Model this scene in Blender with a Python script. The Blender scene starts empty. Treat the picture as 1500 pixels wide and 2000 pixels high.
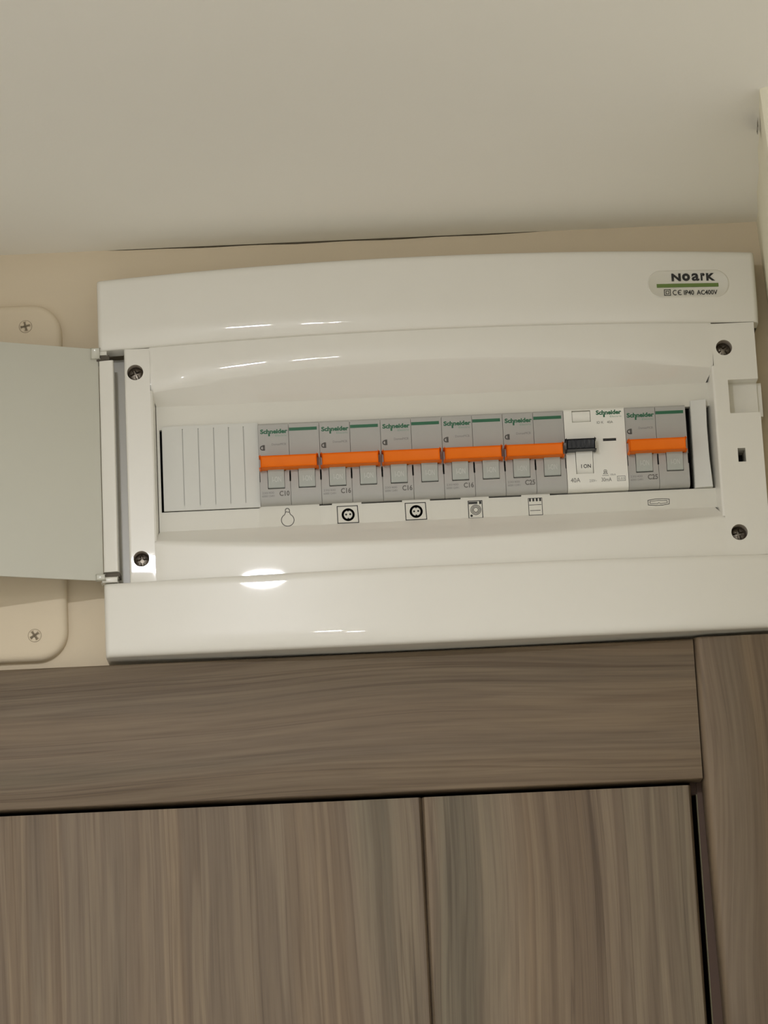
import bpy, bmesh, math, random
from mathutils import Vector, Matrix

S = bpy.context.scene
COL = S.collection
random.seed(4)

# ------------------------------------------------------------------ camera, world, exposure
cam_data = bpy.data.cameras.new('camera')
cam = bpy.data.objects.new('camera', cam_data)
COL.objects.link(cam)
cam_data.sensor_fit = 'AUTO'
cam_data.sensor_width = 36.0
cam_data.lens = 6000.0 / 2000.0 * 36.0          # focal length 6000 px on a 2000 px long side
cam_data.clip_start = 0.02
PITCH, YAW, ROLL = math.radians(14.0), math.radians(0.5), math.radians(-2.7)
fw = Vector((math.sin(YAW) * math.cos(PITCH), math.cos(YAW) * math.cos(PITCH), math.sin(PITCH)))
rt = Vector((math.cos(YAW), -math.sin(YAW), 0))
up = rt.cross(fw)
rr = rt * math.cos(ROLL) + up * math.sin(ROLL)
uu = -rt * math.sin(ROLL) + up * math.cos(ROLL)
cam.matrix_world = Matrix(((rr.x, uu.x, -fw.x, -0.0155), (rr.y, uu.y, -fw.y, -1.76),
                           (rr.z, uu.z, -fw.z, 1.78), (0, 0, 0, 1)))
S.camera = cam

world = bpy.data.worlds.new('world')
S.world = world
world.use_nodes = True
world.node_tree.nodes['Background'].inputs[0].default_value = (0.9, 0.95, 1.0, 1)
world.node_tree.nodes['Background'].inputs[1].default_value = 0.02

LAMP_LENS = 760.0          # spill seen from the side of each spot
LAMP_BEAM = 1.2           # watts in the downward beam
LAMP_COLOR = (1.0, 1.0, 1.04)
S.view_settings.view_transform = 'Standard'
S.view_settings.look = 'None'
S.view_settings.gamma = 1.0
S.view_settings.use_curve_mapping = False
S.view_settings.exposure = -0.18
S.cycles.use_denoising = True
S.cycles.max_bounces = 12
S.cycles.diffuse_bounces = 8
S.cycles.sample_clamp_indirect = 4.0
S.cycles.caustics_reflective = False

# ------------------------------------------------------------------ materials
def mat(name, col, rough=0.5, metal=0.0, coat=0.0, coat_rough=0.03, spec=0.5, emit=None, strength=0.0):
    m = bpy.data.materials.new(name)
    m.use_nodes = True
    p = m.node_tree.nodes['Principled BSDF']
    p.inputs['Base Color'].default_value = (*col, 1)
    p.inputs['Roughness'].default_value = rough
    p.inputs['Metallic'].default_value = metal
    p.inputs['Specular IOR Level'].default_value = spec
    p.inputs['Coat Weight'].default_value = coat
    p.inputs['Coat Roughness'].default_value = coat_rough
    if emit:
        p.inputs['Emission Color'].default_value = (*emit, 1)
        p.inputs['Emission Strength'].default_value = strength
    return m

def nd(m, kind, **kw):
    n = m.node_tree.nodes.new(kind)
    for k, v in kw.items():
        if k in ('operation', 'blend_type', 'data_type', 'noise_dimensions'):
            setattr(n, k, v)
        else:
            n.inputs[k].default_value = v
    return n

def mottled(m, col_a, col_b, scale=8.0, bump=0.0, bump_scale=300.0, dist=0.0003):
    """soft colour mottling and a fine relief for paint and plastic"""
    L = m.node_tree.links
    p = m.node_tree.nodes['Principled BSDF']
    tc = nd(m, 'ShaderNodeTexCoord')
    n = nd(m, 'ShaderNodeTexNoise', Scale=scale, Detail=3.0)
    L.new(tc.outputs['Object'], n.inputs['Vector'])
    mx = nd(m, 'ShaderNodeMix', data_type='RGBA')
    mx.inputs[6].default_value = (*col_a, 1)
    mx.inputs[7].default_value = (*col_b, 1)
    L.new(n.outputs['Fac'], mx.inputs[0])
    L.new(mx.outputs[2], p.inputs['Base Color'])
    if bump:
        n2 = nd(m, 'ShaderNodeTexNoise', Scale=bump_scale, Detail=4.0)
        L.new(tc.outputs['Object'], n2.inputs['Vector'])
        b = nd(m, 'ShaderNodeBump', Strength=bump, Distance=dist)
        L.new(n2.outputs['Fac'], b.inputs['Height'])
        L.new(b.outputs['Normal'], p.inputs['Normal'])
    return m

def wood(name, along='z', seed=0.0, light=1.0, contrast=1.0, wavy=1.0, band=24):
    m = bpy.data.materials.new(name)
    m.use_nodes = True
    L = m.node_tree.links
    p = m.node_tree.nodes['Principled BSDF']
    p.inputs['Roughness'].default_value = 0.52
    p.inputs['Specular IOR Level'].default_value = 0.3
    tc = nd(m, 'ShaderNodeTexCoord')
    # bend the grain slowly
    bend = nd(m, 'ShaderNodeTexNoise', Scale=5.0, Detail=1.0)
    mpb = nd(m, 'ShaderNodeMapping')
    mpb.inputs['Scale'].default_value = (1.2, 1, 0.55) if along == 'z' else (0.55, 1, 1.6)
    mpb.inputs['Location'].default_value = (seed, 0, seed * 1.7)
    L.new(tc.outputs['Object'], mpb.inputs['Vector'])
    L.new(mpb.outputs['Vector'], bend.inputs['Vector'])
    sub = nd(m, 'ShaderNodeVectorMath', operation='SUBTRACT')
    sub.inputs[1].default_value = (0.5, 0.5, 0.5)
    L.new(bend.outputs['Color'], sub.inputs[0])
    scl = nd(m, 'ShaderNodeVectorMath', operation='SCALE')
    scl.inputs['Scale'].default_value = 0.035 * wavy
    L.new(sub.outputs[0], scl.inputs[0])
    add = nd(m, 'ShaderNodeVectorMath', operation='ADD')
    L.new(tc.outputs['Object'], add.inputs[0])
    L.new(scl.outputs[0], add.inputs[1])

    def layer(across, length, scale, detail, rough=0.5, off=0.0):
        mp = nd(m, 'ShaderNodeMapping')
        mp.inputs['Scale'].default_value = (across, 1, length) if along == 'z' else (length, 1, across)
        mp.inputs['Location'].default_value = (seed * 3 + off, off, seed + off * 2)
        L.new(add.outputs[0], mp.inputs['Vector'])
        n = nd(m, 'ShaderNodeTexNoise', Scale=scale, Detail=detail, Roughness=rough)
        L.new(mp.outputs['Vector'], n.inputs['Vector'])
        return n.outputs['Fac']

    def ramp(fac, stops):
        r = m.node_tree.nodes.new('ShaderNodeValToRGB')
        e = r.color_ramp.elements
        while len(e) > 1:
            e.remove(e[-1])
        e[0].position = stops[0][0]
        e[0].color = (*stops[0][1], 1)
        for pos, c in stops[1:]:
            k = e.new(pos)
            k.color = (*c, 1)
        L.new(fac, r.inputs[0])
        return r.outputs[0]

    def mul(a, b, f=1.0):
        x = nd(m, 'ShaderNodeMix', data_type='RGBA', blend_type='MULTIPLY')
        x.inputs[0].default_value = f
        L.new(a, x.inputs[6])
        L.new(b, x.inputs[7])
        return x.outputs[2]

    k = light
    A_, B_, C_, D_ = (0.150, 0.112, 0.078), (0.196, 0.152, 0.108), (0.172, 0.132, 0.094), (0.216, 0.169, 0.120)
    A_, B_, C_, D_ = [tuple((m0 + (q - m0) * contrast) * k for q, m0 in zip(t, (0.180, 0.139, 0.099))) for t in (A_, B_, C_, D_)]
    broad = ramp(layer(band, 0.75, 1.0, 3.0, 0.5), [
        (0.34, A_), (0.40, C_), (0.412, B_), (0.45, B_), (0.462, C_), (0.50, C_), (0.512, D_), (0.55, B_), (0.562, A_), (0.60, C_), (0.63, D_)])
    hue = ramp(layer(22, 0.7, 1.0, 2.0, 0.5, 5.3), [(0.34, (0.84, 0.90, 0.85)), (0.45, (1, .97, .92)), (0.56, (1.05, .985, 0.88)), (0.64, (0.95, 0.925, 0.87))])
    mid = ramp(layer(130, 1.3, 1.0, 4.0, 0.65, 3.1), [(0.34, (0.76, 0.74, 0.72)), (0.45, (1, 1, 1)), (0.60, (0.97, 0.965, 0.95)), (0.68, (1.10, 1.09, 1.07))])
    fine = ramp(layer(640, 16.0, 1.0, 2.0, 0.6, 7.7), [(0.3, (0.84, 0.83, 0.82)), (0.5, (1, 1, 1)), (0.72, (1.11, 1.11, 1.10))])
    lines = ramp(layer(75, 0.8, 1.0, 2.0, 0.5, 12.3), [(0.484, (1, 1, 1)), (0.497, (0.62, 0.58, 0.54)), (0.503, (1, 1, 1))])
    c = mul(mul(mul(mul(broad, hue), mid), fine), lines, 0.75)
    L.new(c, p.inputs['Base Color'])
    b = nd(m, 'ShaderNodeBump', Strength=0.25, Distance=0.0004)
    L.new(layer(700, 10.0, 1.0, 2.0, 0.6, 7.7), b.inputs['Height'])
    L.new(b.outputs['Normal'], p.inputs['Normal'])
    return m

M = {}
M['plastic'] = mottled(mat('white_glossy_plastic', (0.80, 0.80, 0.77), 0.30, coat=0.7, coat_rough=0.018, spec=0.22), (0.735, 0.718, 0.655), (0.76, 0.743, 0.68), 30)
M['plate'] = mottled(mat('shade_toned_satin_plastic', (0.80, 0.80, 0.77), 0.42, spec=0.35), (0.66, 0.645, 0.575), (0.685, 0.67, 0.60), 40)  # white plastic, darkened to carry the shade of the recessed interior
M['blank'] = mottled(mat('cool_white_plastic', (0.78, 0.79, 0.78), 0.45, spec=0.35), (0.605, 0.605, 0.56), (0.63, 0.63, 0.585), 60)
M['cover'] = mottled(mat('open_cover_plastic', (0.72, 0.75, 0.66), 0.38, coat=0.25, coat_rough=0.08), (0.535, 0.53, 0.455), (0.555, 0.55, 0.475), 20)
M['grey'] = mottled(mat('breaker_grey_plastic', (0.42, 0.42, 0.41), 0.45, spec=0.35), (0.385, 0.38, 0.355), (0.415, 0.41, 0.385), 60)
M['lever'] = mat('pale_green_grey_plastic', (0.405, 0.43, 0.395), 0.4, spec=0.3)
M['orange'] = mottled(mat('orange_plastic', (0.85, 0.2, 0.01), 0.5, spec=0.2), (0.80, 0.165, 0.004), (0.86, 0.19, 0.006), 120)
M['black'] = mat('black_plastic', (0.012, 0.014, 0.018), 0.35)
M['white'] = mottled(mat('device_white_plastic', (0.83, 0.82, 0.78), 0.4, spec=0.35), (0.76, 0.75, 0.69), (0.79, 0.78, 0.72), 50)
M['void'] = mat('cavity_shade', (0.012, 0.010, 0.008), 0.8)  # near-black that paints the shade inside gaps and cavities
M['ink'] = mat('black_ink', (0.02, 0.02, 0.018), 0.6)
M['grey_ink'] = mat('grey_ink', (0.12, 0.115, 0.105), 0.6)
M['pale_ink'] = mat('white_ink', (0.54, 0.57, 0.53), 0.6)
M['faint_ink'] = mat('faint_grey_ink', (0.21, 0.21, 0.20), 0.6)
M['green'] = mat('green_ink', (0.012, 0.115, 0.05), 0.5)
M['soft_green'] = mat('soft_green_ink', (0.20, 0.32, 0.24), 0.5)
M['moss'] = mat('moss_green_print', (0.125, 0.20, 0.045), 0.5)
M['paper'] = mottled(mat('white_paper', (0.8, 0.79, 0.75), 0.7), (0.672, 0.657, 0.588), (0.70, 0.685, 0.615), 90)
M['socket'] = mat('gap_shade_brown', (0.10, 0.085, 0.065), 0.8)  # shade of the hinge gaps put into a dark brown
M['steel'] = mat('dark_steel', (0.27, 0.24, 0.20), 0.4, metal=1.0)
M['hole'] = mat('bore_shade_brown', (0.46, 0.40, 0.33), 0.5)  # white bore walls, their shade put into a brown colour
M['slot'] = mat('dark_screw_slot', (0.20, 0.165, 0.11), 0.9)  # dark strokes put the depth of the cross into colour
M['ring_brown'] = mat('brown_screw_ring', (0.40, 0.33, 0.23), 0.8)  # flat brown ring around the screw head
M['wall'] = mottled(mat('beige_wall_paint', (0.70, 0.60, 0.45), 0.75, spec=0.25), (0.665, 0.575, 0.43), (0.70, 0.607, 0.46), 14, 0.25, 420)
M['room'] = mottled(mat('cream_wall_paint', (0.78, 0.74, 0.64), 0.8, spec=0.2), (0.78, 0.765, 0.72), (0.82, 0.805, 0.76), 6, 0.2, 300)
M['pillar'] = mottled(mat('pale_cream_plaster', (0.80, 0.77, 0.62), 0.75, spec=0.2), (0.77, 0.735, 0.585), (0.82, 0.785, 0.64), 30, 0.5, 120, 0.0006)
M['ceiling'] = mottled(mat('ceiling_paint', (0.8, 0.78, 0.73), 0.85, spec=0.15), (0.865, 0.85, 0.79), (0.89, 0.875, 0.815), 5, 0.25, 350)
M['floor'] = mottled(mat('pale_floor_tile', (0.6, 0.57, 0.52), 0.35), (0.74, 0.73, 0.70), (0.78, 0.77, 0.75), 3)
M['wood_v'] = wood('grey_brown_wood_upright', 'z', 1.3, 0.97)
M['wood_v2'] = wood('grey_brown_wood_upright_2', 'z', 7.9, 0.95)
M['wood_j'] = wood('grey_brown_wood_jamb', 'z', 4.4, 0.93, contrast=0.8, wavy=2.0)
M['wood_h'] = wood('grey_brown_wood_level', 'x', 2.2, 0.87, contrast=0.6, wavy=0.9, band=30)
M['wood_d'] = mat('shaded_lining_wood', (0.085, 0.045, 0.026), 0.6)  # the lining's shade is put into this dark brown
M['seal'] = mat('pale_rubber_seal', (0.30, 0.27, 0.17), 0.7)
M['crack'] = mat('dark_crack', (0.06, 0.05, 0.03), 0.9)
M['lamp'] = mat('lamp_lens', (1, 1, 1), 0.5, emit=LAMP_COLOR, strength=LAMP_LENS)
M['ring'] = mat('lamp_ring_white', (0.8, 0.8, 0.8), 0.3)

# ------------------------------------------------------------------ builders (millimetres: x along the wall, d out of the wall, z up)
ORIGIN = {}

class B:
    def __init__(s):
        s.bm = bmesh.new()

    def v(s, x, d, z):
        return s.bm.verts.new((x, -d, z))

    def face(s, pts):
        try:
            return s.bm.faces.new([s.v(*p) for p in pts])
        except ValueError:
            return None

    def grid(s, rows):
        vs = [[s.v(*p) for p in r] for r in rows]
        for a, b in zip(vs, vs[1:]):
            for i in range(len(a) - 1):
                s.bm.faces.new((a[i], a[i + 1], b[i + 1], b[i]))

    def box(s, x0, x1, d0, d1, z0, z1, bevel=0.0, seg=2):
        r = bmesh.ops.create_cube(s.bm, size=1.0)
        vs = r['verts']
        for q in vs:
            q.co = Vector(((x0 + x1) / 2 + q.co.x * (x1 - x0), -((d0 + d1) / 2 + q.co.y * (d1 - d0)), (z0 + z1) / 2 + q.co.z * (z1 - z0)))
        if bevel:
            es = list({e for q in vs for e in q.link_edges})
            bmesh.ops.bevel(s.bm, geom=es, offset=bevel, segments=seg, affect='EDGES', profile=0.5)

    def extrude(s, prof, x0, x1, nseg=1):
        """closed outline of (d, z) swept along x, with end caps"""
        rows = []
        for i in range(nseg + 1):
            x = x0 + (x1 - x0) * i / nseg
            rows.append([s.v(x, d, z) for d, z in prof])
        n = len(prof)
        for a, b in zip(rows, rows[1:]):
            for i in range(n):
                s.bm.faces.new((a[i], a[(i + 1) % n], b[(i + 1) % n], b[i]))
        s.bm.faces.new(rows[0])
        s.bm.faces.new(rows[-1][::-1])

    def tube(s, cx, cz, prof, n=32, ex=1.0):
        """turned shape about an axis out of the wall: prof is a list of (radius, d)"""
        rows = []
        for r, d in prof:
            rows.append([(cx + r * ex * math.cos(2 * math.pi * i / n), d, cz + r * math.sin(2 * math.pi * i / n)) for i in range(n + 1)])
        s.grid(rows)

    def disc(s, cx, cz, d, r, n=28):
        s.face([(cx + r * math.cos(2 * math.pi * i / n), d, cz + r * math.sin(2 * math.pi * i / n)) for i in range(n)])

    def relief(s, xs, zs, fn, base=None, skip=()):
        """stepped face: cell (i, j) stands at depth fn(i, j); steps get side walls"""
        nx, nz = len(xs) - 1, len(zs) - 1
        D = [[fn(i, j) for j in range(nz)] for i in range(nx)]
        for i in range(nx):
            for j in range(nz):
                d = D[i][j]
                if (i, j) not in skip:
                    s.face([(xs[i], d, zs[j]), (xs[i + 1], d, zs[j]), (xs[i + 1], d, zs[j + 1]), (xs[i], d, zs[j + 1])])
        for i in range(nx + 1):
            for j in range(nz):
                a = D[i - 1][j] if i > 0 else base
                b = D[i][j] if i < nx else base
                if a is None or b is None or abs(a - b) < 1e-6:
                    continue
                s.face([(xs[i], a, zs[j]), (xs[i], a, zs[j + 1]), (xs[i], b, zs[j + 1]), (xs[i], b, zs[j])])
        for i in range(nx):
            for j in range(nz + 1):
                a = D[i][j - 1] if j > 0 else base
                b = D[i][j] if j < nz else base
                if a is None or b is None or abs(a - b) < 1e-6:
                    continue
                s.face([(xs[i], a, zs[j]), (xs[i + 1], a, zs[j]), (xs[i + 1], b, zs[j]), (xs[i], b, zs[j])])

    def holed(s, x0, x1, z0, z1, d, cx, cz, r, n=32, floor=None):
        """flat rectangle with a round hole and its bore"""
        ring, edge = [], []
        for i in range(n):
            a = 2 * math.pi * i / n
            c, sn = math.cos(a), math.sin(a)
            ring.append((cx + r * c, d, cz + r * sn))
            t = min(((x1 - cx) / c if c > 1e-9 else 1e9), ((x0 - cx) / c if c < -1e-9 else 1e9),
                    ((z1 - cz) / sn if sn > 1e-9 else 1e9), ((z0 - cz) / sn if sn < -1e-9 else 1e9))
            edge.append((cx + t * c, d, cz + t * sn))
        cs = [(x1, z1), (x0, z1), (x0, z0), (x1, z0)]
        for i in range(n):
            j = (i + 1) % n
            poly = [ring[i], edge[i]]
            for px, pz in cs:   # add a corner lying between the two rays
                a0, a1 = 2 * math.pi * i / n, 2 * math.pi * (i + 1) / n
                a = math.atan2(pz - cz, px - cx) % (2 * math.pi)
                if a0 + 1e-6 < a < a1 - 1e-6:
                    poly.append((px, d, pz))
            poly += [edge[j], ring[j]]
            s.face(poly)
        if floor is not None:
            s.tube(cx, cz, [(r, d), (r, floor)], n)

    def stroke(s, pts, w, surf, closed=False):
        if closed:
            pts = pts + [pts[0]]
        for (x0, z0), (x1, z1) in zip(pts, pts[1:]):
            l = math.hypot(x1 - x0, z1 - z0) or 1.0
            ux, uz = (x1 - x0) / l * w / 2, (z1 - z0) / l * w / 2
            a = [(x0 - ux - uz, z0 - uz + ux), (x1 + ux - uz, z1 + uz + ux), (x1 + ux + uz, z1 + uz - ux), (x0 - ux + uz, z0 - uz - ux)]
            s.face([(x, surf(x, z), z) for x, z in a])

    def dot(s, cx, cz, r, surf, n=14):
        s.face([(cx + r * math.cos(2 * math.pi * i / n), surf(cx, cz), cz + r * math.sin(2 * math.pi * i / n)) for i in range(n)])

    def rect(s, x0, x1, z0, z1, surf, nx=1):
        for i in range(nx):
            a, b = x0 + (x1 - x0) * i / nx, x0 + (x1 - x0) * (i + 1) / nx
            s.face([(a, surf(a, z0), z0), (b, surf(b, z0), z0), (b, surf(b, z1), z1), (a, surf(a, z1), z1)])

    def text(s, body, x0, z0, surf, h=None, x1=None, z1=None, bold=0.0):
        vs, ps = glyphs(body, bold)
        ax, bx = min(p[0] for p in vs), max(p[0] for p in vs)
        az, bz = min(p[1] for p in vs), max(p[1] for p in vs)
        if z1 is not None:
            sz = (z1 - z0) / (bz - az)
            oz = z0 - az * sz
        else:
            sz = h / 0.70
            oz = z0
        sx = (x1 - x0) / (bx - ax) if x1 is not None else sz
        new = []
        for px, pz in vs:
            x, z = x0 + (px - ax) * sx, oz + pz * sz
            new.append(s.v(x, surf(x, z), z))
        for p in ps:
            try:
                s.bm.faces.new([new[i] for i in p])
            except ValueError:
                pass

    def build(s, name, material, parent=None, origin=None, weld=0.004, smooth=35, recalc=True, kind=None, label=None, front=False):
        bm = s.bm
        if weld:
            bmesh.ops.remove_doubles(bm, verts=bm.verts, dist=weld)
        if recalc:
            bmesh.ops.recalc_face_normals(bm, faces=bm.faces)
        if front:        # open shells seen from the room: every face that looks into the wall is turned round
            bm.normal_update()
            bmesh.ops.reverse_faces(bm, faces=[q for q in bm.faces if q.normal.y > 0.3])
        if parent is not None:
            o3 = ORIGIN[parent.name]
        else:
            o3 = origin or (0.0, 0.0, 0.0)
        ox, od, oz = o3
        for q in bm.verts:
            q.co = Vector(((q.co.x - ox) * .001, (q.co.y + od) * .001, (q.co.z - oz) * .001))
        me = bpy.data.meshes.new(name)
        bm.to_mesh(me)
        bm.free()
        if smooth:
            for p in me.polygons:
                p.use_smooth = True
            me.set_sharp_from_angle(angle=math.radians(smooth))
        me.materials.append(material)
        o = bpy.data.objects.new(name, me)
        COL.objects.link(o)
        ORIGIN[o.name] = o3
        if parent is not None:
            o.parent = parent
        else:
            o.location = (ox * .001, -od * .001, oz * .001)
        if kind:
            o['kind'] = kind
        if label:
            o['label'] = label
        return o

_G = {}
def glyphs(body, bold=0.0):
    key = (body, bold)
    if key not in _G:
        cu = bpy.data.curves.new('glyphs', 'FONT')
        cu.body = body
        cu.size = 1.0
        cu.offset = bold
        cu.resolution_u = 3
        ob = bpy.data.objects.new('glyphs', cu)
        COL.objects.link(ob)
        dg = bpy.context.evaluated_depsgraph_get()
        ev = ob.evaluated_get(dg)
        me = ev.to_mesh()
        _G[key] = ([(q.co.x, q.co.y) for q in me.vertices], [tuple(p.vertices) for p in me.polygons])
        ev.to_mesh_clear()
        bpy.data.objects.remove(ob)
        bpy.data.curves.remove(cu)
    return _G[key]

def thing(name, label, cat, origin, group=None):
    o = bpy.data.objects.new(name, None)
    o.empty_display_size = 0.02
    COL.objects.link(o)
    x, d, z = origin
    o.location = (x * .001, -d * .001, z * .001)
    o['label'], o['category'] = label, cat
    if group:
        o['group'] = group
    ORIGIN[o.name] = origin
    return o

def struct(b, name, material, origin=None, label=None, **kw):
    o = b.build(name, material, origin=origin, kind='structure', **kw)
    if label:
        o['label'] = label
    return o

def arc(cx, cz, r, a0, a1, n=12, ex=1.0):
    return [(cx + ex * r * math.cos(math.radians(a0 + (a1 - a0) * i / n)), cz + r * math.sin(math.radians(a0 + (a1 - a0) * i / n))) for i in range(n + 1)]

def bez(a, b, c, n=5):
    out = []
    for i in range(n + 1):
        t = i / n
        out.append(tuple((1 - t) ** 2 * p + 2 * t * (1 - t) * q + t * t * r for p, q, r in zip(a, b, c)))
    return out

RR = 45.0
def roll(D, z0, sgn, n=7, amax=14.0):
    """gentle roll-over of a face before its edge: from (D, z0) on, moving in direction sgn along z"""
    out = []
    for i in range(n + 1):
        a = math.radians(amax * i / n)
        out.append((D - RR * (1 - math.cos(a)), z0 + sgn * RR * math.sin(a)))
    return out
TR = math.tan(math.radians(14.0))

# ------------------------------------------------------------------ the room shell
CEIL = 2389.0
b = B(); b.box(-900, 1000, -200, 4300, -60, 0)
struct(b, 'floor', M['floor'], label='pale tiled hallway floor')
b = B(); b.box(-900, 1000, 0, 4300, CEIL, CEIL + 60)
struct(b, 'ceiling', M['ceiling'], label='matt off-white ceiling above the panel')
b = B()
b.box(-900, -660, -100, 0, 0, CEIL + 60)
b.box(-660, 186, -100, 0, 2062, CEIL - 1.6)
b.box(-660, 186, -100, -7, CEIL - 1.6, CEIL + 60)
rows = []
for i in range(121):         # ragged edge under the ceiling: a hairline gap opens behind the panel and closes at both ends
    x = -660 + 846 * i / 120
    t = (x + 158) / 262
    g = 1.25 * math.sin(math.pi * t) ** .45 * (.8 + .2 * math.sin(x * .11)) if 0 < t < 1 else 0
    rows.append([(x, 0, CEIL - 1.6 - .01), (x, 0, CEIL - g), (x, -7, CEIL - g)])
b.grid(rows)
b.box(186, 1000, -100, 0, 0, CEIL + 60)
struct(b, 'wall_front', M['wall'], label='beige painted wall carrying the panel', smooth=0)
b = B(); b.box(-900, -760, 0, 4300, 0, CEIL)
struct(b, 'wall_left', M['room'], label='cream hallway wall on the left')
b = B(); b.box(560, 700, 0, 4300, 0, CEIL)
struct(b, 'wall_right', M['room'], label='cream hallway wall on the right')
b = B(); b.box(-900, 1000, 4300, 4400, 0, CEIL)
struct(b, 'wall_back', M['room'], label='cream wall at the far end of the hallway')
# plaster pier that starts at the corner right of the panel; its face leans a few degrees inwards
b = B()
def pier(d, z=2389.0):
    return 232.9 - 0.107 * d + min(6.0, (CEIL - z) * 0.055)
rows = []
for zi in range(0, 41):
    z = CEIL * (zi / 40) ** .35
    row = []
    for di in range(0, 13):
        d = 216.0 * di / 12
        wob = 0.5 * math.sin(d * .09 + z * .021) + 0.4 * math.sin(z * .05 + 1.3)
        row.append((pier(d, z) + (wob if 0 < di < 12 else 0), d, z))
    row += [(pier(216, z) + 2, 218.5, z), (pier(216, z) + 5, 219.5, z), (300, 219.5, z), (560, 219.5, z)]
    rows.append(row)
b.grid(rows)
pil = struct(b, 'wall_right_return', M['pillar'], label='cream plaster return wall in the corner right of the panel', smooth=40)

# dark crack and a fine filler seam in the plaster under the ceiling
b = B()
pts = [(154, 2388.6), (160, 2386), (166, 2384.5), (172, 2385.4), (180, 2383.6), (186, 2384.6)]
up_, lo_ = [], []
for i, (d, z) in enumerate(pts):
    w = (0.2, 1.4, 2.2, 1.6, 1.9, 0.3)[i]
    up_.append((pier(d) - 1.0, d, z + w))
    lo_.append((pier(d) - 1.0, d, z - w))
b.grid([up_, lo_])
b.build('plaster_crack', M['crack'], parent=pil, label='dark crack in the cream plaster')

# ------------------------------------------------------------------ doorway below the panel
def jamb_x(z):
    return 175.3 + max(0.0, min(6.0, (2060 - z) * 0.02))
b = B()
prof = [(0, 2131.4), (13.8, 2131.4), (14.6, 2131.0), (15, 2130.3), (15, 2050.4), (14.8, 2049.9), (14.2, 2049.6), (0, 2049.6)]
b.extrude(prof, -735, 175.0)
t1 = struct(b, 'trim_1', M['wood_h'], origin=(-280, 0, 2091), label='grey-brown wood head casing of the doorway under the panel', smooth=50)
b = B()
def jamb_row(z, top=False):
    xi = jamb_x(z)
    return [(xi, 0, z), (xi, 11, z), (xi + .5, 13.4, z), (xi + 1.6, 15.1, z), (xi + 3.2, 16.0, z), (xi + 5, 16.4, z), (252, 16.4, z), (253.5, 15, z), (254, 13, z), (254, 0, z)]
zs = [0, 600, 1200, 1600, 1700, 1760, 1800, 1850, 1900, 1950, 2000, 2030, 2060, 2100, 2131.8]
b.grid([jamb_row(z) for z in zs])
b.face(jamb_row(2131.8))
struct(b, 'trim_2', M['wood_j'], origin=(215, 0, 2000), label='grey-brown wood side casing right of the door', smooth=50)
b = B()
b.box(-735, -655, 0, 15, 0, 2049.3, 1.5)
struct(b, 'trim_3', M['wood_j'], origin=(-695, 0, 1000), label='grey-brown wood side casing left of the door')
b = B()
b.box(172.9, 186, -90, -1.5, 0, 2053.5)
b.box(-660, 186, -90, -1.5, 2053.5, 2062)
b.box(169.2, 173.2, -8, -3, 2043, 2053.5)
lin = struct(b, 'trim_4', M['wood_d'], label='door lining behind the casing, its shade painted dark brown', smooth=0)
b = B(); b.box(172.2, 172.95, -6, -2.5, 0, 2043, 0.15, 1)
b.build('seal', M['seal'], parent=lin, label='pale rubber seal strip')
b = B(); b.box(-660, 186, -100, -92, 0, 2062)  # added black sheet standing for the darkness in the door gap
struct(b, 'dark_behind_door', M['void'], label='black sheet painted as darkness behind the door gap')

# door leaf: two upright boards with a V groove between them
def board(x0, x1, name, material, parent):
    q = B()
    g = 1.25
    prof = [(x0, -30), (x0, 8.6), (x0 + g, 11.4), (x0 + g + .4, 11.8), (x1 - g - .4, 11.8), (x1 - g, 11.4), (x1, 8.6), (x1, -30)]
    rows = [[(x, d, z) for x, d in prof] for z in (8, 700, 1400, 2046.5)]
    q.grid(rows)
    q.face([(x, d, 2046.5) for x, d in prof])
    return q.build(name, material, parent=parent, smooth=30)
door = bpy.data.objects.new('door_1', None)
COL.objects.link(door)
door.location = (-.24, .018, .008)
door['kind'], door['label'] = 'structure', 'grey-brown wood door leaf with an upright groove'
ORIGIN['door_1'] = (-240, -18, 8)
board(-648, -320, 'panel', M['wood_v2'], door)
board(-320, 13.5, 'panel', M['wood_v'], door)
board(13.5, 168.3, 'panel', M['wood_v2'], door)

# ------------------------------------------------------------------ distribution board on the wall
XC, HW, XL, XR = 31.0, 195.4, -164.4, 226.4
def uu2(x):
    return 1 - min(1.0, ((x - XC) / HW) ** 2)
def db(x):
    d = 26 + 9.6 * uu2(x)
    e = min(x - XL, XR - x)
    r = 3.0
    if e < r:
        d -= r - math.sqrt(max(0, r * r - (r - e) ** 2))
    return d
def ztop(x): return 2362.0 + 3.4 * uu2(x)
def zbot(x): return 2134.3 - 1.9 * uu2(x)
def zt1(x): return 2318.3 + 2.2 * uu2(x)
def zb1(x): return 2177.4
SEAT = 24.3
OX0, OX1 = -133.0, 196.5
def ds(x):
    if x <= OX0 or x >= OX1:
        return SEAT
    return max(SEAT, 26 + 9.6 * uu2(x) - 4.5)
def w2(x):
    t = (x - (OX0 + OX1) / 2) / ((OX1 - OX0) / 2)
    return 1 - min(1.0, t * t)
def zot(x): return 2292.6 + 9.8 * w2(x)
def zob(x): return 2201.2 - 7.8 * w2(x)
PL = 13.0      # face of the inner plate
IX0, IX1, IZ0, IZ1 = -131.8, 193.6, 2209.6, 2285.5

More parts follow.
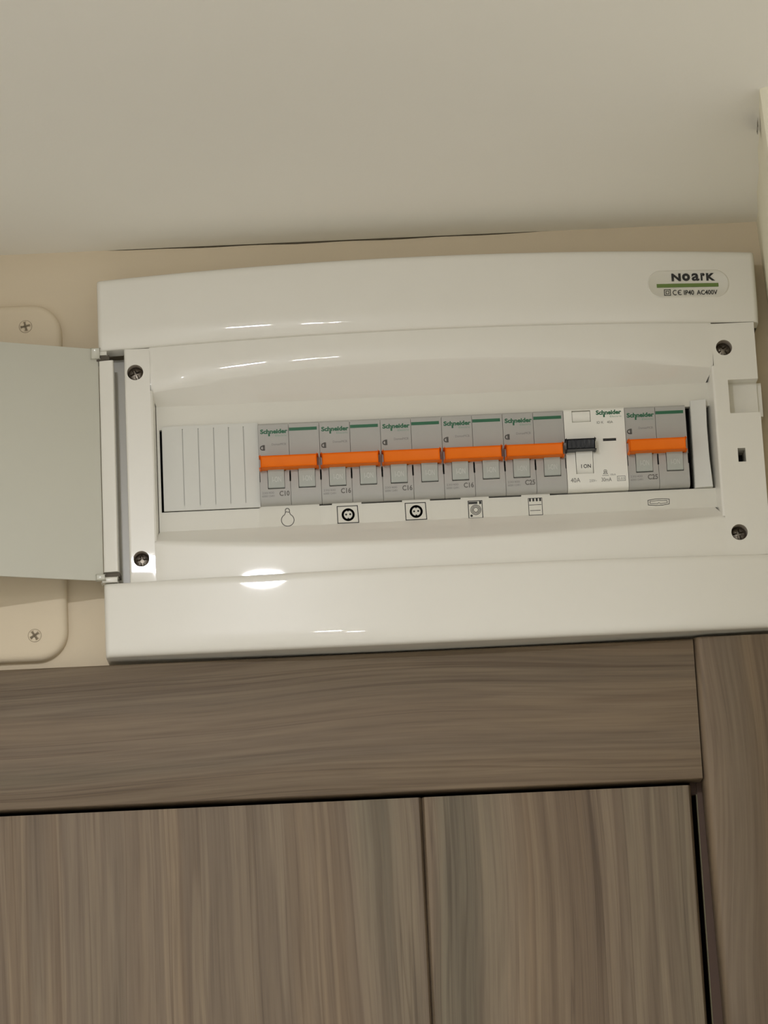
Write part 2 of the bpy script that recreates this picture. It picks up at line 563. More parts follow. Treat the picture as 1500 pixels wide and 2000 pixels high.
board_t = thing('distribution_board', 'white glossy electrical panel with bowed front, open on the wall above the door', 'electrical panel', (31, 0, 2134))
xs = [XL, XL + .15, XL + .45, XL + .9, XL + 1.5, XL + 2.2, XL + 3] + [XL + 3 + (XR - XL - 6) * i / 72 for i in range(1, 72)] + [XR - 3, XR - 2.2, XR - 1.5, XR - .9, XR - .45, XR - .15, XR]
f = B()
rows = []
for x in xs:     # upper band
    D, zt, zl = db(x), ztop(x), zt1(x)
    low = 12.0 if x < -149 or x > 223 else ds(x) - .5
    c = [(x, 0, zt)]
    c += [(x, p[0], p[1]) for p in bez((max(0, D - 4), zt), (D, zt), (D, zt - 4), 6)]
    c += [(x, D, zt - 4.8), (x, D, zl + 13.4)]
    ro = roll(D, zl + 12.6, -1)
    c += [(x, p[0], p[1]) for p in ro]
    e_d, e_z = ro[-1]
    k_d = e_d - (e_z - zl) * TR
    c += [(x, p[0], p[1]) for p in bez((e_d, e_z), (k_d, zl), (k_d - 1.2, zl), 6)[1:]]
    c += [(x, low, zl)]
    rows.append(c)
f.grid(rows)
f.face(rows[0] + [(XL, 0, zt1(XL))]); f.face(rows[-1] + [(XR, 0, zt1(XR))])
rows = []
for x in xs:     # lower band
    D, zl, zu = db(x), zbot(x), zb1(x)
    low = 12.0 if x < -149 or x > 223 else ds(x) - .5
    c = [(x, low, zu)]
    c += [(x, p[0], p[1]) for p in bez((D - 3.2, zu), (D, zu), (D, zu - 4.5), 8)]
    c += [(x, D, zu - 5.2), (x, D, zl + 11.6)]
    ro = roll(D, zl + 10.8, -1, 6, 7.0)
    c += [(x, p[0], p[1]) for p in ro]
    e_d, e_z = ro[-1]
    k_d = e_d - (e_z - zl) * TR * .5
    c += [(x, p[0], p[1]) for p in bez((e_d, e_z), (k_d, zl), (k_d - 4, zl), 8)[1:]]
    c += [(x, 0, zl)]
    rows.append(c)
f.grid(rows)
f.face(rows[0] + [(XL, 0, zb1(XL))]); f.face(rows[-1] + [(XR, 0, zb1(XR))])
# seat strips over and under the opening, rounded into the sloping reveals
FX = 1.3
cx = [OX0 - FX] + [OX0 + (OX1 - OX0) * i / 72 for i in range(73)] + [OX1 + FX]
def inner_x(x):
    t = min(1, max(0, (x - OX0) / (OX1 - OX0)))
    return IX0 + t * (IX1 - IX0)
for side in (1, -1):
    rows = []
    for x in cx:
        D = ds(x)
        zo, zi, zs_ = (zot(x), IZ1, zt1(x)) if side == 1 else (zob(x), IZ0, zb1(x))
        xi = inner_x(x)
        I = (xi, PL, zi)
        if side == 1:      # the upper lip rolls over before it drops to the plate
            fade = max(0.0, min(1.0, w2(x) * 5 - .9))
            ro = roll(D, zo + 11.5, -1, 7, 14.0 * fade + .01)
            e_d, e_z = ro[-1]
            O = (x, e_d - (e_z - zo) * TR * fade, zo)
            na = (x, e_d, e_z)
            lead = [(x, p[0], p[1]) for p in ro[:-1]]
        else:
            O = (x, D, zo)
            na = (x, D, zo + side * FX * 1.6)
            lead = []
            for k in range(8):
                lead.append((x, D, na[2] + side * (.5 + .1 * (7 - k))))
        L_ = math.dist(O, I)
        nb = tuple(o + (i - o) * (FX * 1.6 / L_) for o, i in zip(O, I))
        rows.append([(x, D, zs_), (x, D, lead[0][2] + side * .5)] + lead + bez(na, O, nb, 6) + [I])
    f.grid(rows)
# side reveals
for xo, xi, sg in ((OX0, IX0, -1), (OX1, IX1, 1)):
    rows = []
    n = 10
    for i in range(n + 1):
        t = i / n
        z = zob(xo) + t * (zot(xo) - zob(xo))
        zi = IZ0 + t * (IZ1 - IZ0)
        O = (xo, SEAT, z)
        I = (xi, PL - 8, zi)
        L_ = math.dist(O, I)
        nb = tuple(o + (k - o) * (FX / L_) for o, k in zip(O, I))
        rows.append(bez((xo + sg * FX, SEAT, z), O, nb, 6) + [I])
    f.grid(rows)
# left column with two screw holes, rounded towards the hinge groove
CX0, CX1 = -149.3, OX0 - FX
HR = 4.75
holes = [(-142.9, 2304.1), (-142.3, 2191.4), (204.6, 2303.4), (205.5, 2191.2)]
zr = [zb1(0), 2184.0, 2198.6, 2297.0, 2311.2, zt1(CX0)]
e0 = CX0 + 1.4
f.relief([e0, CX1], zr, lambda i, j: SEAT, None, skip={(0, 1), (0, 3)})
f.holed(e0, CX1, 2184.0, 2198.6, SEAT, *holes[1], HR, floor=13)
f.holed(e0, CX1, 2297.0, 2311.2, SEAT, *holes[0], HR, floor=13)
f.grid([[(x, d, z) for x, d in [(CX0, 3), (CX0, 18)] + bez((CX0, SEAT - 1.4), (CX0, SEAT), (e0, SEAT), 6)] for z in (zb1(0), 2210, 2250, 2290, zt1(CX0))])
for w in f.bm.verts:          # the column leans in a little towards its foot
    if CX0 - .05 < w.co.x < CX1 + .01 and SEAT - 1.5 < -w.co.y < SEAT + .05 and 2177.3 < w.co.z < 2318:
        w.co.y += (2250 - w.co.z) * .0095
f.box(XL + .6, CX0 + .3, 0, 4, zb1(0) - .1, zt1(XL) + .1)
f.box(XL + .6, XL + 1.4, 0, 12, zb1(0) - .1, zt1(XL) + .1)
# right column: two screw holes, finger notch and latch slot
rx = [OX1 + FX, 198.4, 205.4, 208.1, 211.6, 212.6, 223.2, 226.0]
rz = [zb1(0), 2184.4, 2198.0, 2233.4, 2241.7, 2263.0, 2283.5, 2296.6, 2310.2, zt1(XR)]
def rd(i, j):
    if i == 6:
        return 14.0 if j == 5 else 0.0
    if j == 5 and i >= 2:
        return 15.5
    if j == 3 and i in (3, 4):
        return 6.0
    return SEAT
f.relief(rx, rz, rd, None, skip={(i, j) for i in (1, 2, 3) for j in (1, 7)} | {(6, j) for j in range(9) if j != 5})
f.holed(198.4, 211.6, 2184.4, 2198.0, SEAT, *holes[3], HR, floor=13)
f.holed(198.4, 211.6, 2296.6, 2310.2, SEAT, *holes[2], HR, floor=13)
fr = f.build('frame', M['plastic'], parent=board_t, smooth=42, front=True)
wn = fr.modifiers.new('weighted_normal', 'WEIGHTED_NORMAL')
wn.keep_sharp = True

b = B(); b.box(208.1, 212.6, 6.2, 7.5, 2233.4, 2241.7)  # black floor paints the shade down in the slot
b.build('latch_slot', M['void'], parent=board_t, label='black rectangular latch slot')
# inner plate with the long device window
WX0, WX1, WZ0, WZ1 = -130.4, 194.8, 2221.2, 2271.35
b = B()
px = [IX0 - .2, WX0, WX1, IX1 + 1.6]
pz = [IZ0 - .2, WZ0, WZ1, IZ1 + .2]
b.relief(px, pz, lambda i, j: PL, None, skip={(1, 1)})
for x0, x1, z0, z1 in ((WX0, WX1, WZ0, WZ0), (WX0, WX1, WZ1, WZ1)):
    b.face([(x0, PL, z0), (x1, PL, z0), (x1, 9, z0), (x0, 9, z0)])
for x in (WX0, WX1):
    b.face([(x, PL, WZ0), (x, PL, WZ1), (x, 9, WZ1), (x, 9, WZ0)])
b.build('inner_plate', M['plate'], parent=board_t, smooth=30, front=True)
b = B(); b.box(IX0, IX1, 0.2, 1.6, IZ0, IZ1)  # black backing paints the shade seen between the devices
b.build('back_tray', M['void'], parent=board_t, label='tray painted dark as cavity shade behind the devices')

# blanking plates
b = B()
seams = [-116.8, -107.5, -98.4, -89.6, -80.8]
bx = [-128.9]
for s_ in seams:
    bx += [s_ - .28, s_ + .28]
bx.append(-72.3)
b.relief(bx, [2221.6, 2224.4, 2271.0, 2272.9], lambda i, j: (14.6 if (i % 2 == 0 or j != 1) else 13.7), 13.02)
b.build('blanking_plate', M['blank'], parent=board_t, smooth=30, front=True, label='wide white blanking plate scored into strips')
b = B()
rows = []
for z in (2221.4, 2240, 2258, 2274.4):
    k = (z - 2221.4) / 53
    bow = 0.8 * math.sin(math.pi * k)
    rows.append([(182.6 + k * .6, 4, z), (182.6 + k * .6, 14.2, z), (183.0 + k * .6, 14.8, z), (192.9 - bow - k * .5, 16.6, z), (193.2 - bow - k * .5, 16.0, z), (193.2 - bow - k * .5, 9, z)])
b.grid(rows); b.face(rows[0]); b.face(rows[-1])
b.build('blanking_plate', M['blank'], parent=board_t, smooth=30, front=True, label='narrow white blanking plate at the right end')

# screws down in the four holes
for n, (sx, sz) in enumerate(holes):
    b = B()
    rows = []
    R = 4.55
    ang = (20, 5, 40, 12)[n]
    for ri in range(9):
        r = R * ri / 8 + .01
        row = []
        for i in range(33):
            a = 2 * math.pi * i / 32
            X, Z = r * math.cos(a), r * math.sin(a)
            q = math.radians(ang)
            lx, lz = X * math.cos(q) + Z * math.sin(q), -X * math.sin(q) + Z * math.cos(q)
            d = (18.6 if n == 0 else 17.0) + 1.9 * math.sqrt(max(0, 1 - (r / R) ** 2 * .92))
            if r < 3.0 and (abs(lx) < .75 or abs(lz) < .75):
                d -= 1.6
            row.append((sx + X, d, sz + Z))
        rows.append(row)
    b.grid(rows)
    b.tube(sx, sz, [(R, 18.9 if n == 0 else 17.3), (R, 13.5)])
    b.build('screw', M['steel'], parent=board_t, smooth=50, label='dark steel cross-head screw')
    b = B(); b.tube(sx, sz, [(HR - .02, SEAT - 0.6), (HR - .02, 13.2)])
    b.build('screw_hole', M['hole'], parent=board_t)

# open cover swung out to the left on its hinges
TH = math.radians(27.6)
HX, HD = -164.6, 22.6
def cov(s, off=0.0, z=0.0):
    sag = s * (372 - s) / (2 * 1980.0)
    dx, dd = -math.cos(TH), math.sin(TH)        # along the cover
    nx, nn = math.sin(TH), math.cos(TH)         # towards the viewer
    k = -sag + off
    return (HX + dx * s + nx * k, HD + dd * s + nn * k, z)
b = B()
Z0, Z1 = 2179.6, 2320.2
rows = []
for i in range(49):
    s_ = 372.0 * i / 48
    c = []
    c += [cov(s_, -2.2, Z0 + 1.2), cov(s_, -1.4, Z0 + .3), cov(s_, -.6, Z0), cov(s_, -.2, Z0 + .15), cov(s_, 0, Z0 + .6)]
    c += [cov(s_, 0, Z1 - .6), cov(s_, -.2, Z1 - .15), cov(s_, -.6, Z1), cov(s_, -1.4, Z1 - .3), cov(s_, -2.2, Z1 - 1.2)]
    c.append(c[0])
    rows.append(c)
b.grid(rows)
b.face(rows[0][:-1]); b.face(rows[-1][:-1])
# hinge ends beside the pins
b.box(-168.5, -163.6, 21.4, 24.6, 2313.6, 2320.0, .5)
b.box(-168.5, -163.6, 21.4, 24.6, 2179.8, 2183.0, .5)
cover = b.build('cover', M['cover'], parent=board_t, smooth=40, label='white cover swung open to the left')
b = B()
rows = []
for z in (2184.3, 2186, 2230, 2270, 2310, 2312.0):
    rows.append([(x, d, z) for x, d in [(-164.2, 18.5)] + bez((-164.2, 23.2), (-164.0, 24.4), (-162.8, 24.6), 4) + bez((-157.0, 25.6), (-155.6, 25.8), (-155.6, 24.2), 5) + [(-155.6, 17.5)]])
b.grid(rows); b.face(rows[0]); b.face(rows[-1])
b.build('hinge_strip', M['plastic'], parent=cover, smooth=45, label='pale hinge lip of the open cover')
for z0, z1, xr in ((2316.0, 2319.6, -159.5), (2178.4, 2181.6, -156.5)):
    b = B(); b.box(-165.5, xr, 16, 22.5, z0, z1, .6)
    b.build('hinge_pin', M['plastic'], parent=cover, smooth=45)

for x0_, x1_, z0_, z1_ in ((-166.4, -158.2, 2312.3, 2315.8), (-164.6, -155.0, 2181.7, 2184.2)):  # solid dark blocks painted in place of the shade in the gaps
    b = B(); b.box(x0_, x1_, 13, 23.0, z0_, z1_)
    b.build('hinge_gap_shade', M['socket'], parent=cover, smooth=0, label='dark block painted as shade beside the hinge pin')

# raised maker's badge on the upper band
b = B()
def badge_ring(off, lift):
    out = []
    hx, hz = 24.1 - off, 8.2 - off
    cxb, czb = 185.7, 2342.0
    for i in range(49):
        a = 2 * math.pi * i / 48
        c, s_ = math.cos(a), math.sin(a)
        r = hz
        X = (hx - r) * (1 if c > 1e-9 else -1 if c < -1e-9 else 0) + r * c
        x, z = cxb + X, czb + r * s_
        out.append((x, db(x) + lift, z))
    return out
r0, r1, r2, r3 = badge_ring(-.35, 0.0), badge_ring(0, .42), badge_ring(.5, .42), badge_ring(.95, .12)
b.grid([r0, r1, r2, r3])
b.face(r3[:-1])
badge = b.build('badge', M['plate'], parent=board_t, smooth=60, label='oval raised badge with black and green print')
sf = lambda x, z: db(x) + .26
b = B()
for ch, x0, x1, z0, z1 in (('N', 175.9, 181.5, 2343.7, 2348.5), ('o', 182.2, 187.0, 2343.7, 2348.5), ('a', 187.9, 192.5, 2343.7, 2348.5), ('r', 193.3, 195.9, 2343.8, 2348.5), ('K', 196.6, 201.9, 2343.7, 2348.4)):
    b.text(ch, x0, z0, sf, x1=x1, z1=z1, bold=.028 if ch == 'a' else .05)
b.text('IP40', 182.7, 2335.1, sf, x1=188.7, z1=2338.1, bold=.02)
b.text('AC400V', 190.3, 2335.1, sf, x1=202.7, z1=2338.0, bold=.02)
b.stroke(arc(177.5, 2336.7, 1.4, 62, 298, 10, .9), .42, sf)
b.stroke(arc(180.5, 2336.7, 1.4, 62, 298, 10, .9), .42, sf)
b.stroke([(179.3, 2336.7), (180.5, 2336.7)], .4, sf)
b.stroke([(171.1, 2335.1), (174.7, 2335.1), (174.7, 2338.6), (171.1, 2338.6)], .4, sf, True)
b.stroke([(172.1, 2336.0), (173.7, 2336.0), (173.7, 2337.7), (172.1, 2337.7)], .35, sf, True)
b.build('lettering', kind='stuff', material=M['ink'], parent=badge, weld=0, smooth=0, label='black maker name and rating print')
b = B(); b.rect(166.8, 203.6, 2339.9, 2342.2, sf, 10)
b.build('stripe', M['moss'], parent=badge, weld=0, smooth=0, label='moss green stripe')

# paper circuit stickers on the inner plate with their printed pictograms
st = lambda x, z: PL + .16
def sticker(x0, x1, z0, z1, label, draw):
    q = B(); q.box(x0, x1, PL + .03, PL + .13, z0, z1)
    o = q.build('sticker', M['paper'], parent=board_t, smooth=0, label=label)
    q = B(); draw(q)
    q.build('pictogram', M['ink'] if label.find('bulb') < 0 else M['grey_ink'], parent=o, weld=0, smooth=0)
def bulb(q):
    c, z = -56.8, 2213.3
    pts = arc(c, z, 3.7, 118, 422, 22)
    q.stroke(pts, .42, st)
    q.stroke([pts[0], (c - 1.15, 2218.0), (c - 1.2, 2219.2)] + arc(c, 2219.2, 1.2, 180, 0, 6) + [(c + 1.15, 2218.0), pts[-1]], .42, st)
    q.stroke([(c - 1.1, 2218.0), (c - .4, 2218.4), (c + .4, 2218.0), (c + 1.1, 2218.3)], .34, st)
def socket(c, z):
    def fn(q):
        q.stroke([(c - 6.2, z - 4.9), (c + 6.0, z - 4.9), (c + 5.6, z + 5.2), (c - 6.3, z + 5.2)], .5, st, True)
        for r, w in ((3.4, .85), (2.75, .5)):
            q.stroke(arc(c, z, r, 0, 360, 26), w, st)
        q.dot(c - 1.2, z + .15, .62, st); q.dot(c + 1.2, z + .25, .62, st)
        q.rect(c - .55, c + .55, z + 2.0, z + 3.2, st); q.rect(c - .5, c + .5, z - 3.0, z - 1.9, st)
    return fn
def washer(q):
    c, z = 53.5, 2214.6
    q.stroke([(c - 4.2, z - 5.2), (c + 4.0, z - 5.2), (c + 3.9, z + 5.2), (c - 4.2, z + 5.2)], .48, st, True)
    q.rect(c - 3.9, c + 1.2, z + 3.3, z + 4.7, st)
    q.rect(c + 2.2, c + 3.5, z + 3.2, z + 4.9, st)
    for r in (2.95, 2.2, 1.45):
        q.stroke(arc(c + .1, z - .2, r, 0, 360, 24), .36, st)
    q.dot(c - 2.6, z - 3.7, .75, st)
def oven(q):
    c, z = 88.6, 2214.7
    q.stroke([(c - 4.0, z - 5.1), (c + 4.0, z - 5.1), (c + 4.0, z + 5.1), (c - 4.0, z + 5.1)], .36, st, True)
    for k in range(4):
        q.rect(c - 3.6 + k * 2.0, c - 2.45 + k * 2.0, z + 3.2, z + 5.0, st)
    q.stroke([(c - 3.5, z + 1.1), (c + 3.4, z + 1.1)], .34, st)
    q.stroke([(c - 3.1, z - 2.3), (c + 2.7, z - 2.3)], .34, st)
def heater(q):
    c, z = 161.0, 2214.1
    q.stroke([(c - 6.3, z - 1.5), (c - 2, z - 1.95), (c + 2, z - 1.95), (c + 6.0, z - 1.4), (c + 6.2, z + 1.5), (c + 2, z + 1.9), (c - 2, z + 1.9), (c - 6.3, z + 1.3)], .36, st, True)
    q.stroke([(c - 5.2, z + .6), (c, z + 1.0), (c + 4.8, z + .7), (c + 5.0, z - .6), (c + 1, z - 1.0), (c, z - .4), (c - 1, z - 1.0), (c - 5.2, z - .6)], .28, st, True)
sticker(-73.0, -38.0, 2209.9, 2222.6, 'paper sticker with a light bulb outline', bulb)
sticker(-30.5, -13.2, 2209.9, 2222.6, 'paper sticker with a socket under the second breaker', socket(-21.3, 2214.9))
sticker(10.6, 27.0, 2209.9, 2222.6, 'paper sticker with a socket under the third breaker', socket(18.6, 2215.0))
sticker(45.0, 61.6, 2209.9, 2222.6, 'paper sticker with a washing machine', washer)
sticker(80.6, 97.4, 2209.9, 2222.6, 'paper sticker with an oven', oven)
sticker(150.5, 171.5, 2210.2, 2219.6, 'paper sticker with a flat heater outline', heater)

# ------------------------------------------------------------------ the devices in the window
BZ0, BZ1, BF = 2222.1, 2271.2, 18.0
def nose(q, z0=BZ0):
    """round the lower and upper edge of a device front"""
    for w in q.bm.verts:
        d, z = -w.co.y, w.co.z
        if d > 12:
            e = z - z0
            if e < 4.0:
                d -= 4.0 - math.sqrt(max(0, 16 - (4.0 - e) ** 2))
            e = BZ1 - z
            if e < 1.0:
                d -= .7 * (1 - e)
            w.co.y = -d
ZR = [BZ0, 2222.6, 2223.2, 2224.2, 2226.2, 2231.2, 2235.6, 2242.0, 2247.5, 2270.2, BZ1]
def breaker(x0, label, rating, src=None):
    """two-pole breaker whose left edge stands at x0"""
    if src is not None:      # copy of the first one with all its parts and sub-parts
        r = src.copy()
        COL.objects.link(r)
        r.location.x = (x0 + 18) * .001
        r['label'] = label
        ORIGIN[r.name] = (x0 + 18, 2, BZ0)
        for ch in src.children:
            if ch.name.startswith('rating'):
                continue
            c = ch.copy(); COL.objects.link(c); c.parent = r
            for g in ch.children:
                k = g.copy(); COL.objects.link(k); k.parent = c
    else:
        r = thing('circuit_breaker', label, 'circuit breaker', (x0 + 18, 2, BZ0), 'two-pole breakers in the panel')
        fl = lambda x, z: BF + .06
        for k in range(2):
            p0 = x0 + 18 * k
            q = B()
            X = [p0 + .12, p0 + .46, p0 + 4.7, p0 + 14.7, p0 + 15.6, p0 + 17.5, p0 + 17.9]
            def fn(i, j):
                if i in (0, 5) and j == 6:
                    return 6.0           # dark slit between neighbouring poles
                if i == 2 and j in (5, 6, 7):
                    return 13.6          # toggle slot
                if i == 3 and j == 7:
                    return 13.6
                return BF
            q.relief(X, ZR, fn, 3.0)
            nose(q)
            pole = q.build('pole', M['grey'], parent=r, smooth=30, front=True)
            q = B()
            a, c = p0 + 5.0, p0 + 14.5
            prof = [(13.7, 2231.9), (17.3, 2231.9), (17.7, 2232.3), (19.4, 2241.2), (20.0, 2243.5), (13.7, 2247)]
            q.extrude(prof, a, c)
            lev = q.build('toggle', M['lever'], parent=r, smooth=30)
            q = B()
            q.text('I-ON', a + 2.4, 2235.2, lambda x, z: 17.82 + (z - 2232.3) * .191, x1=a + 7.6, z1=2238.4, bold=.01)
            q.build('lettering', kind='stuff', material=M['pale_ink'], parent=lev, weld=0, smooth=0)
        q = B()
        q.box(x0 + 1.1, x0 + 34.0, 17.8, 25.0, 2242.4, 2249.4, 1.0, 3)
        q.build('toggle_bar', M['orange'], parent=r, smooth=40, label='orange bar joining both toggles')
        q = B()
        q.text('Schneider', x0 + 1.3, 2265.0, fl, x1=x0 + 17.4, h=2.5, bold=.045)
        q.rect(x0 + 18.3, x0 + 34.7, 2266.1, 2268.0, fl)
        q.rect(x0 + 6.0, x0 + 7.0, 2263.3, 2265.0, fl)
        q.build('logo', M['green'], parent=r, weld=0, smooth=0, label='green maker name and stripe')
        q = B()
        q.text('Electric', x0 + 10.2, 2263.0, fl, x1=x0 + 16.9, h=1.2)
        q.build('lettering', kind='stuff', material=M['soft_green'], parent=r, weld=0, smooth=0)
        q = B()
        q.text('DomaeMCB', x0 + 7.8, 2257.6, fl, x1=x0 + 16.2, h=1.35)
        q.text('6000', x0 + 1.2, 2226.4, fl, x1=x0 + 4.4, h=1.2)
        q.text('230/400', x0 + 1.2, 2228.4, fl, x1=x0 + 8.2, h=1.2)
        q.text('12491', x0 + 5.0, 2226.4, fl, x1=x0 + 8.4, h=1.2)
        q.build('lettering', kind='stuff', material=M['faint_ink'], parent=r, weld=0, smooth=0)
        q = B()
        q.stroke(arc(x0 + 2.4, 2256.3, 1.2, 40, 320, 10), .6, fl)
        q.rect(x0 + 2.5, x0 + 3.8, 2254.7, 2258.1, fl)
        q.build('mark', M['grey_ink'], parent=r, weld=0, smooth=0)
    q = B()
    q.text(rating, x0 + 11.3, 2226.9, lambda x, z: BF + .06, x1=x0 + 17.2, h=2.9, bold=.025)
    q.build('rating', M['grey_ink'], parent=r, weld=0, smooth=0, label='rating ' + rating)
    return r
X0 = -72.2
first = breaker(X0, 'grey breaker with orange toggle bar above the light bulb sticker, beside the blank strips', 'C10')
breaker(X0 + 36, 'grey breaker with orange toggle bar, second from the blank strips, above a socket sticker', 'C16', first)
breaker(X0 + 72, 'grey breaker with orange toggle bar, third from the blank strips, above a socket sticker', 'C16', first)
breaker(X0 + 108, 'grey breaker with orange toggle bar above the washing machine sticker', 'C16', first)
breaker(X0 + 144, 'grey breaker with orange toggle bar above the oven sticker, touching the white device', 'C25', first)
breaker(X0 + 216, 'grey breaker with orange toggle bar at the end of the row, past the white device', 'C25', first)

# white residual current device with the black toggle
r0 = X0 + 180
rcd = thing('residual_current_device', 'white residual current device with black toggle and test button between grey breakers', 'circuit breaker', (r0 + 18, 2, BZ0))
WF = 18.8
q = B()
X = [r0 + .15, r0 + .5, r0 + 2.2, r0 + 5.0, r0 + 5.6, r0 + 15.9, r0 + 22.4, r0 + 30.2, r0 + 35.5, r0 + 35.85]
Z = [BZ0, 2222.6, 2223.2, 2224.2, 2226.2, 2231.8, 2244.0, 2247.5, 2251.0, 2252.7, 2263.2, 2270.2, BZ1]
def wd(i, j):
    if i == 4 and j in (5, 6):
        return 13.5
    if i == 6 and j == 8:
        return 17.6
    if i in (3, 4) and j == 10:
        return 16.4
    return WF
q.relief(X, Z, wd, 3.0)
nose(q)
q.build('body', M['white'], parent=rcd, smooth=30, front=True)
q = B(); q.box(r0 + 22.4, r0 + 30.2, 17.62, 17.9, 2251.0, 2252.7)
q.build('indicator', M['ink'], parent=rcd, smooth=0, label='dark indicator window')
q = B()
rows = []
for x in [r0 + 5.2 + 10.4 * i / 8 for i in range(9)]:
    rows.append([(x, d, z) for d, z in ((16, 2263.4), (17.6, 2263.5), (18.7, 2264.6), (19.3, 2267), (18.7, 2269.6), (17, 2270.1))])
q.grid(rows); q.face(rows[0]); q.face(rows[-1])
q.build('test_button', M['white'], parent=rcd, smooth=50, label='white test button')
q = B()
q.extrude([(13.6, 2232.0), (16.6, 2232.0), (17.2, 2232.6), (20.2, 2243.5), (20.2, 2246), (13.6, 2247)], r0 + 5.9, r0 + 15.6)
lev = q.build('toggle', M['white'], parent=rcd, smooth=30)
ls = lambda x, z: 17.26 + (z - 2232.6) * .2752
q = B()
q.text('I ON', r0 + 8.7, 2235.4, ls, x1=r0 + 14.3, z1=2237.6, bold=.02)
q.build('lettering', kind='stuff', material=M['ink'], parent=lev, weld=0, smooth=0)
q = B()
q.box(r0 + .5, r0 + 17.0, 19.0, 25.4, 2244.9, 2251.2, .9, 3)
for k in range(6):
    q.box(r0 + 1.2 + k * 2.55, r0 + 3.0 + k * 2.55, 25.2, 25.7, 2245.8, 2250.4)
q.build('toggle_bar', M['black'], parent=rcd, smooth=40, label='black toggle bar')
wf = lambda x, z: WF + .06
q = B()
q.text('Schneider', r0 + 19.2, 2267.3, wf, x1=r0 + 34.2, h=2.5, bold=.045)
q.rect(r0 + 23.4, r0 + 24.4, 2265.6, 2267.3, wf)
q.build('logo', M['green'], parent=rcd, weld=0, smooth=0, label='green maker name')
q = B()
q.text('Electric', r0 + 27.4, 2265.4, wf, x1=r0 + 34.2, h=1.1)
q.build('lettering', kind='stuff', material=M['soft_green'], parent=rcd, weld=0, smooth=0)
q = B()
q.text('ID K', r0 + 19.4, 2261.8, wf, x1=r0 + 23.4, h=1.5)
q.text('40A', r0 + 25.4, 2261.8, wf, x1=r0 + 28.9, h=1.5)
q.text('40A', r0 + 2.0, 2226.8, wf, x1=r0 + 7.6, h=2.7)
q.text('30mA', r0 + 20.0, 2226.6, wf, x1=r0 + 26.0, h=2.3)
q.build('lettering', kind='stuff', material=M['grey_ink'], parent=rcd, weld=0, smooth=0)
q = B()
q.text('230V~', r0 + 13.0, 2226.6, wf, x1=r0 + 17.2, h=1.6)
q.stroke([(r0 + 20.8, 2230.2), (r0 + 24.4, 2230.2)], .3, wf)
q.stroke([(r0 + 21.4, 2231.2), (r0 + 23.8, 2231.2), (r0 + 22.6, 2233.0)], .3, wf, True)
q.stroke(arc(r0 + 22.6, 2232.8, .9, 0, 360, 12), .26, wf)
q.text('10kA', r0 + 25.4, 2230.0, wf, x1=r0 + 28.6, h=1.1)
q.stroke([(r0 + 29.4, 2226.6), (r0 + 34.0, 2226.6), (r0 + 34.0, 2229.4), (r0 + 29.4, 2229.4)], .28, wf, True)
q.text('0,03', r0 + 29.9, 2227.2, wf, x1=r0 + 33.5, h=1.5)
q.build('lettering', kind='stuff', material=M['faint_ink'], parent=rcd, weld=0, smooth=0)

# ------------------------------------------------------------------ painted junction box cover on the wall, left of the panel
jc = thing('junction_box_cover', 'beige rounded-corner cover plate screwed to the wall behind the open cover', 'wall plate', (-297, 0, 2138))
def rrect(x0, x1, z0, z1, r, d, n=10):
    out = []
    for cx_, cz_, a0 in ((x1 - r, z1 - r, 0), (x0 + r, z1 - r, 90), (x0 + r, z0 + r, 180), (x1 - r, z0 + r, 270)):
        for i in range(n + 1):
            a = math.radians(a0 + 90 * i / n)
            out.append((cx_ + r * math.cos(a), d, cz_ + r * math.sin(a)))
    out.append(out[0])
    return out
b = B()
R_ = [rrect(-406 + o, -187.8 - o, 2137.6 + o, 2355.2 - o, 18 - o, d) for o, d in ((0, 0), (0, 3.2), (.5, 4.8), (1.6, 6.1), (3.2, 6.8), (5.5, 7.0))]
b.grid(R_); b.face(R_[-1][:-1])
b.build('plate', M['wall'], parent=jc, smooth=60)
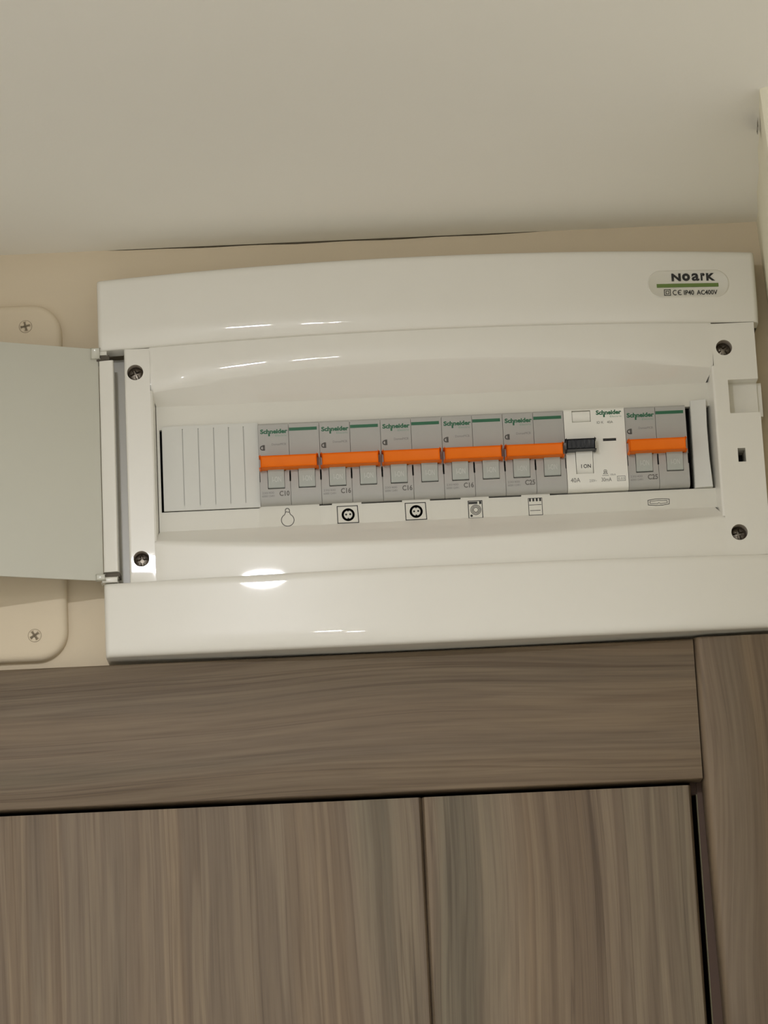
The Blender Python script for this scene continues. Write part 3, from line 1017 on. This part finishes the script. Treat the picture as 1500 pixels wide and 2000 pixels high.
for n, (sx, sz) in enumerate(((-208.9, 2341.0), (-206.8, 2152.4), (-385, 2341), (-385, 2152))):
    b = B()
    rows = []
    for ri in range(8):
        r = 3.6 * ri / 7 + .01
        row = []
        for i in range(33):
            a = 2 * math.pi * i / 32
            X_, Z_ = r * math.cos(a), r * math.sin(a)
            q_ = math.radians(33 if n else 12)
            lx, lz = X_ * math.cos(q_) + Z_ * math.sin(q_), -X_ * math.sin(q_) + Z_ * math.cos(q_)
            d = 7.1 + .7 * math.sqrt(max(0, 1 - (r / 3.65) ** 2))
            if r < 2.6 and (abs(lx) < .55 or abs(lz) < .55):
                d -= 1.3
            row.append((sx + X_, d, sz + Z_))
        rows.append(row)
    b.grid(rows)
    b.build('screw', M['wall'], parent=jc, smooth=40)
    b = B()
    ss = lambda x, z: 7.95
    q_ = math.radians(33 if n else 12)
    for k in range(2):
        cx_, sx_ = math.cos(q_ + k * math.pi / 2), math.sin(q_ + k * math.pi / 2)
        b.stroke([(sx - 2.3 * cx_, sz - 2.3 * sx_), (sx - .6 * cx_, sz - .6 * sx_)], 1.0, ss)
        b.stroke([(sx + .6 * cx_, sz + .6 * sx_), (sx + 2.3 * cx_, sz + 2.3 * sx_)], .8, ss)
    b.build('screw_slot', M['slot'], parent=jc, weld=0, smooth=0, kind='stuff')
    b = B(); b.tube(sx, sz, [(3.62, 7.05), (4.0, 7.06)])
    b.build('screw_recess', M['ring_brown'], parent=jc, smooth=0)

# ------------------------------------------------------------------ recessed ceiling spots along the hallway, behind and above the camera
for n, (lx, ly, lb) in enumerate(((-197, 946, 'round recessed ceiling spot nearest the panel'), (-197, 2100, 'round recessed ceiling spot in mid hallway'), (-197, 3300, 'round recessed ceiling spot at the far end of the hallway'))):
    lt = thing('ceiling_spot', lb, 'ceiling lamp', (lx, ly, CEIL), 'ceiling spots')
    q = B()
    rows = []
    for r, z in ((44, CEIL), (44, CEIL - 2), (42, CEIL - 3), (36, CEIL - 3.2), (32.5, CEIL - 2.5), (32.5, CEIL)):
        rows.append([(lx + r * math.cos(2 * math.pi * i / 40), ly + r * math.sin(2 * math.pi * i / 40), z) for i in range(41)])
    q.grid(rows)
    q.build('ring', M['ring'], parent=lt)
    q = B()
    rows = []
    for k in range(7):
        a = math.radians(90 * k / 6)
        rows.append([(lx + (32 * math.cos(a) + .01) * math.cos(2 * math.pi * i / 40), ly + (32 * math.cos(a) + .01) * math.sin(2 * math.pi * i / 40), CEIL - 2.6 - 5.5 * math.sin(a)) for i in range(41)])
    q.grid(rows)
    q.build('lens', M['lamp'], parent=lt, smooth=60)
    ld = bpy.data.lights.new('beam', 'AREA')
    ld.shape = 'DISK'
    ld.size = 0.06
    ld.spread = math.radians(105)
    ld.energy = LAMP_BEAM
    ld.color = LAMP_COLOR
    lo = bpy.data.objects.new('beam', ld)
    COL.objects.link(lo)
    lo.parent = lt
    lo.location = (0, 0, -0.011)
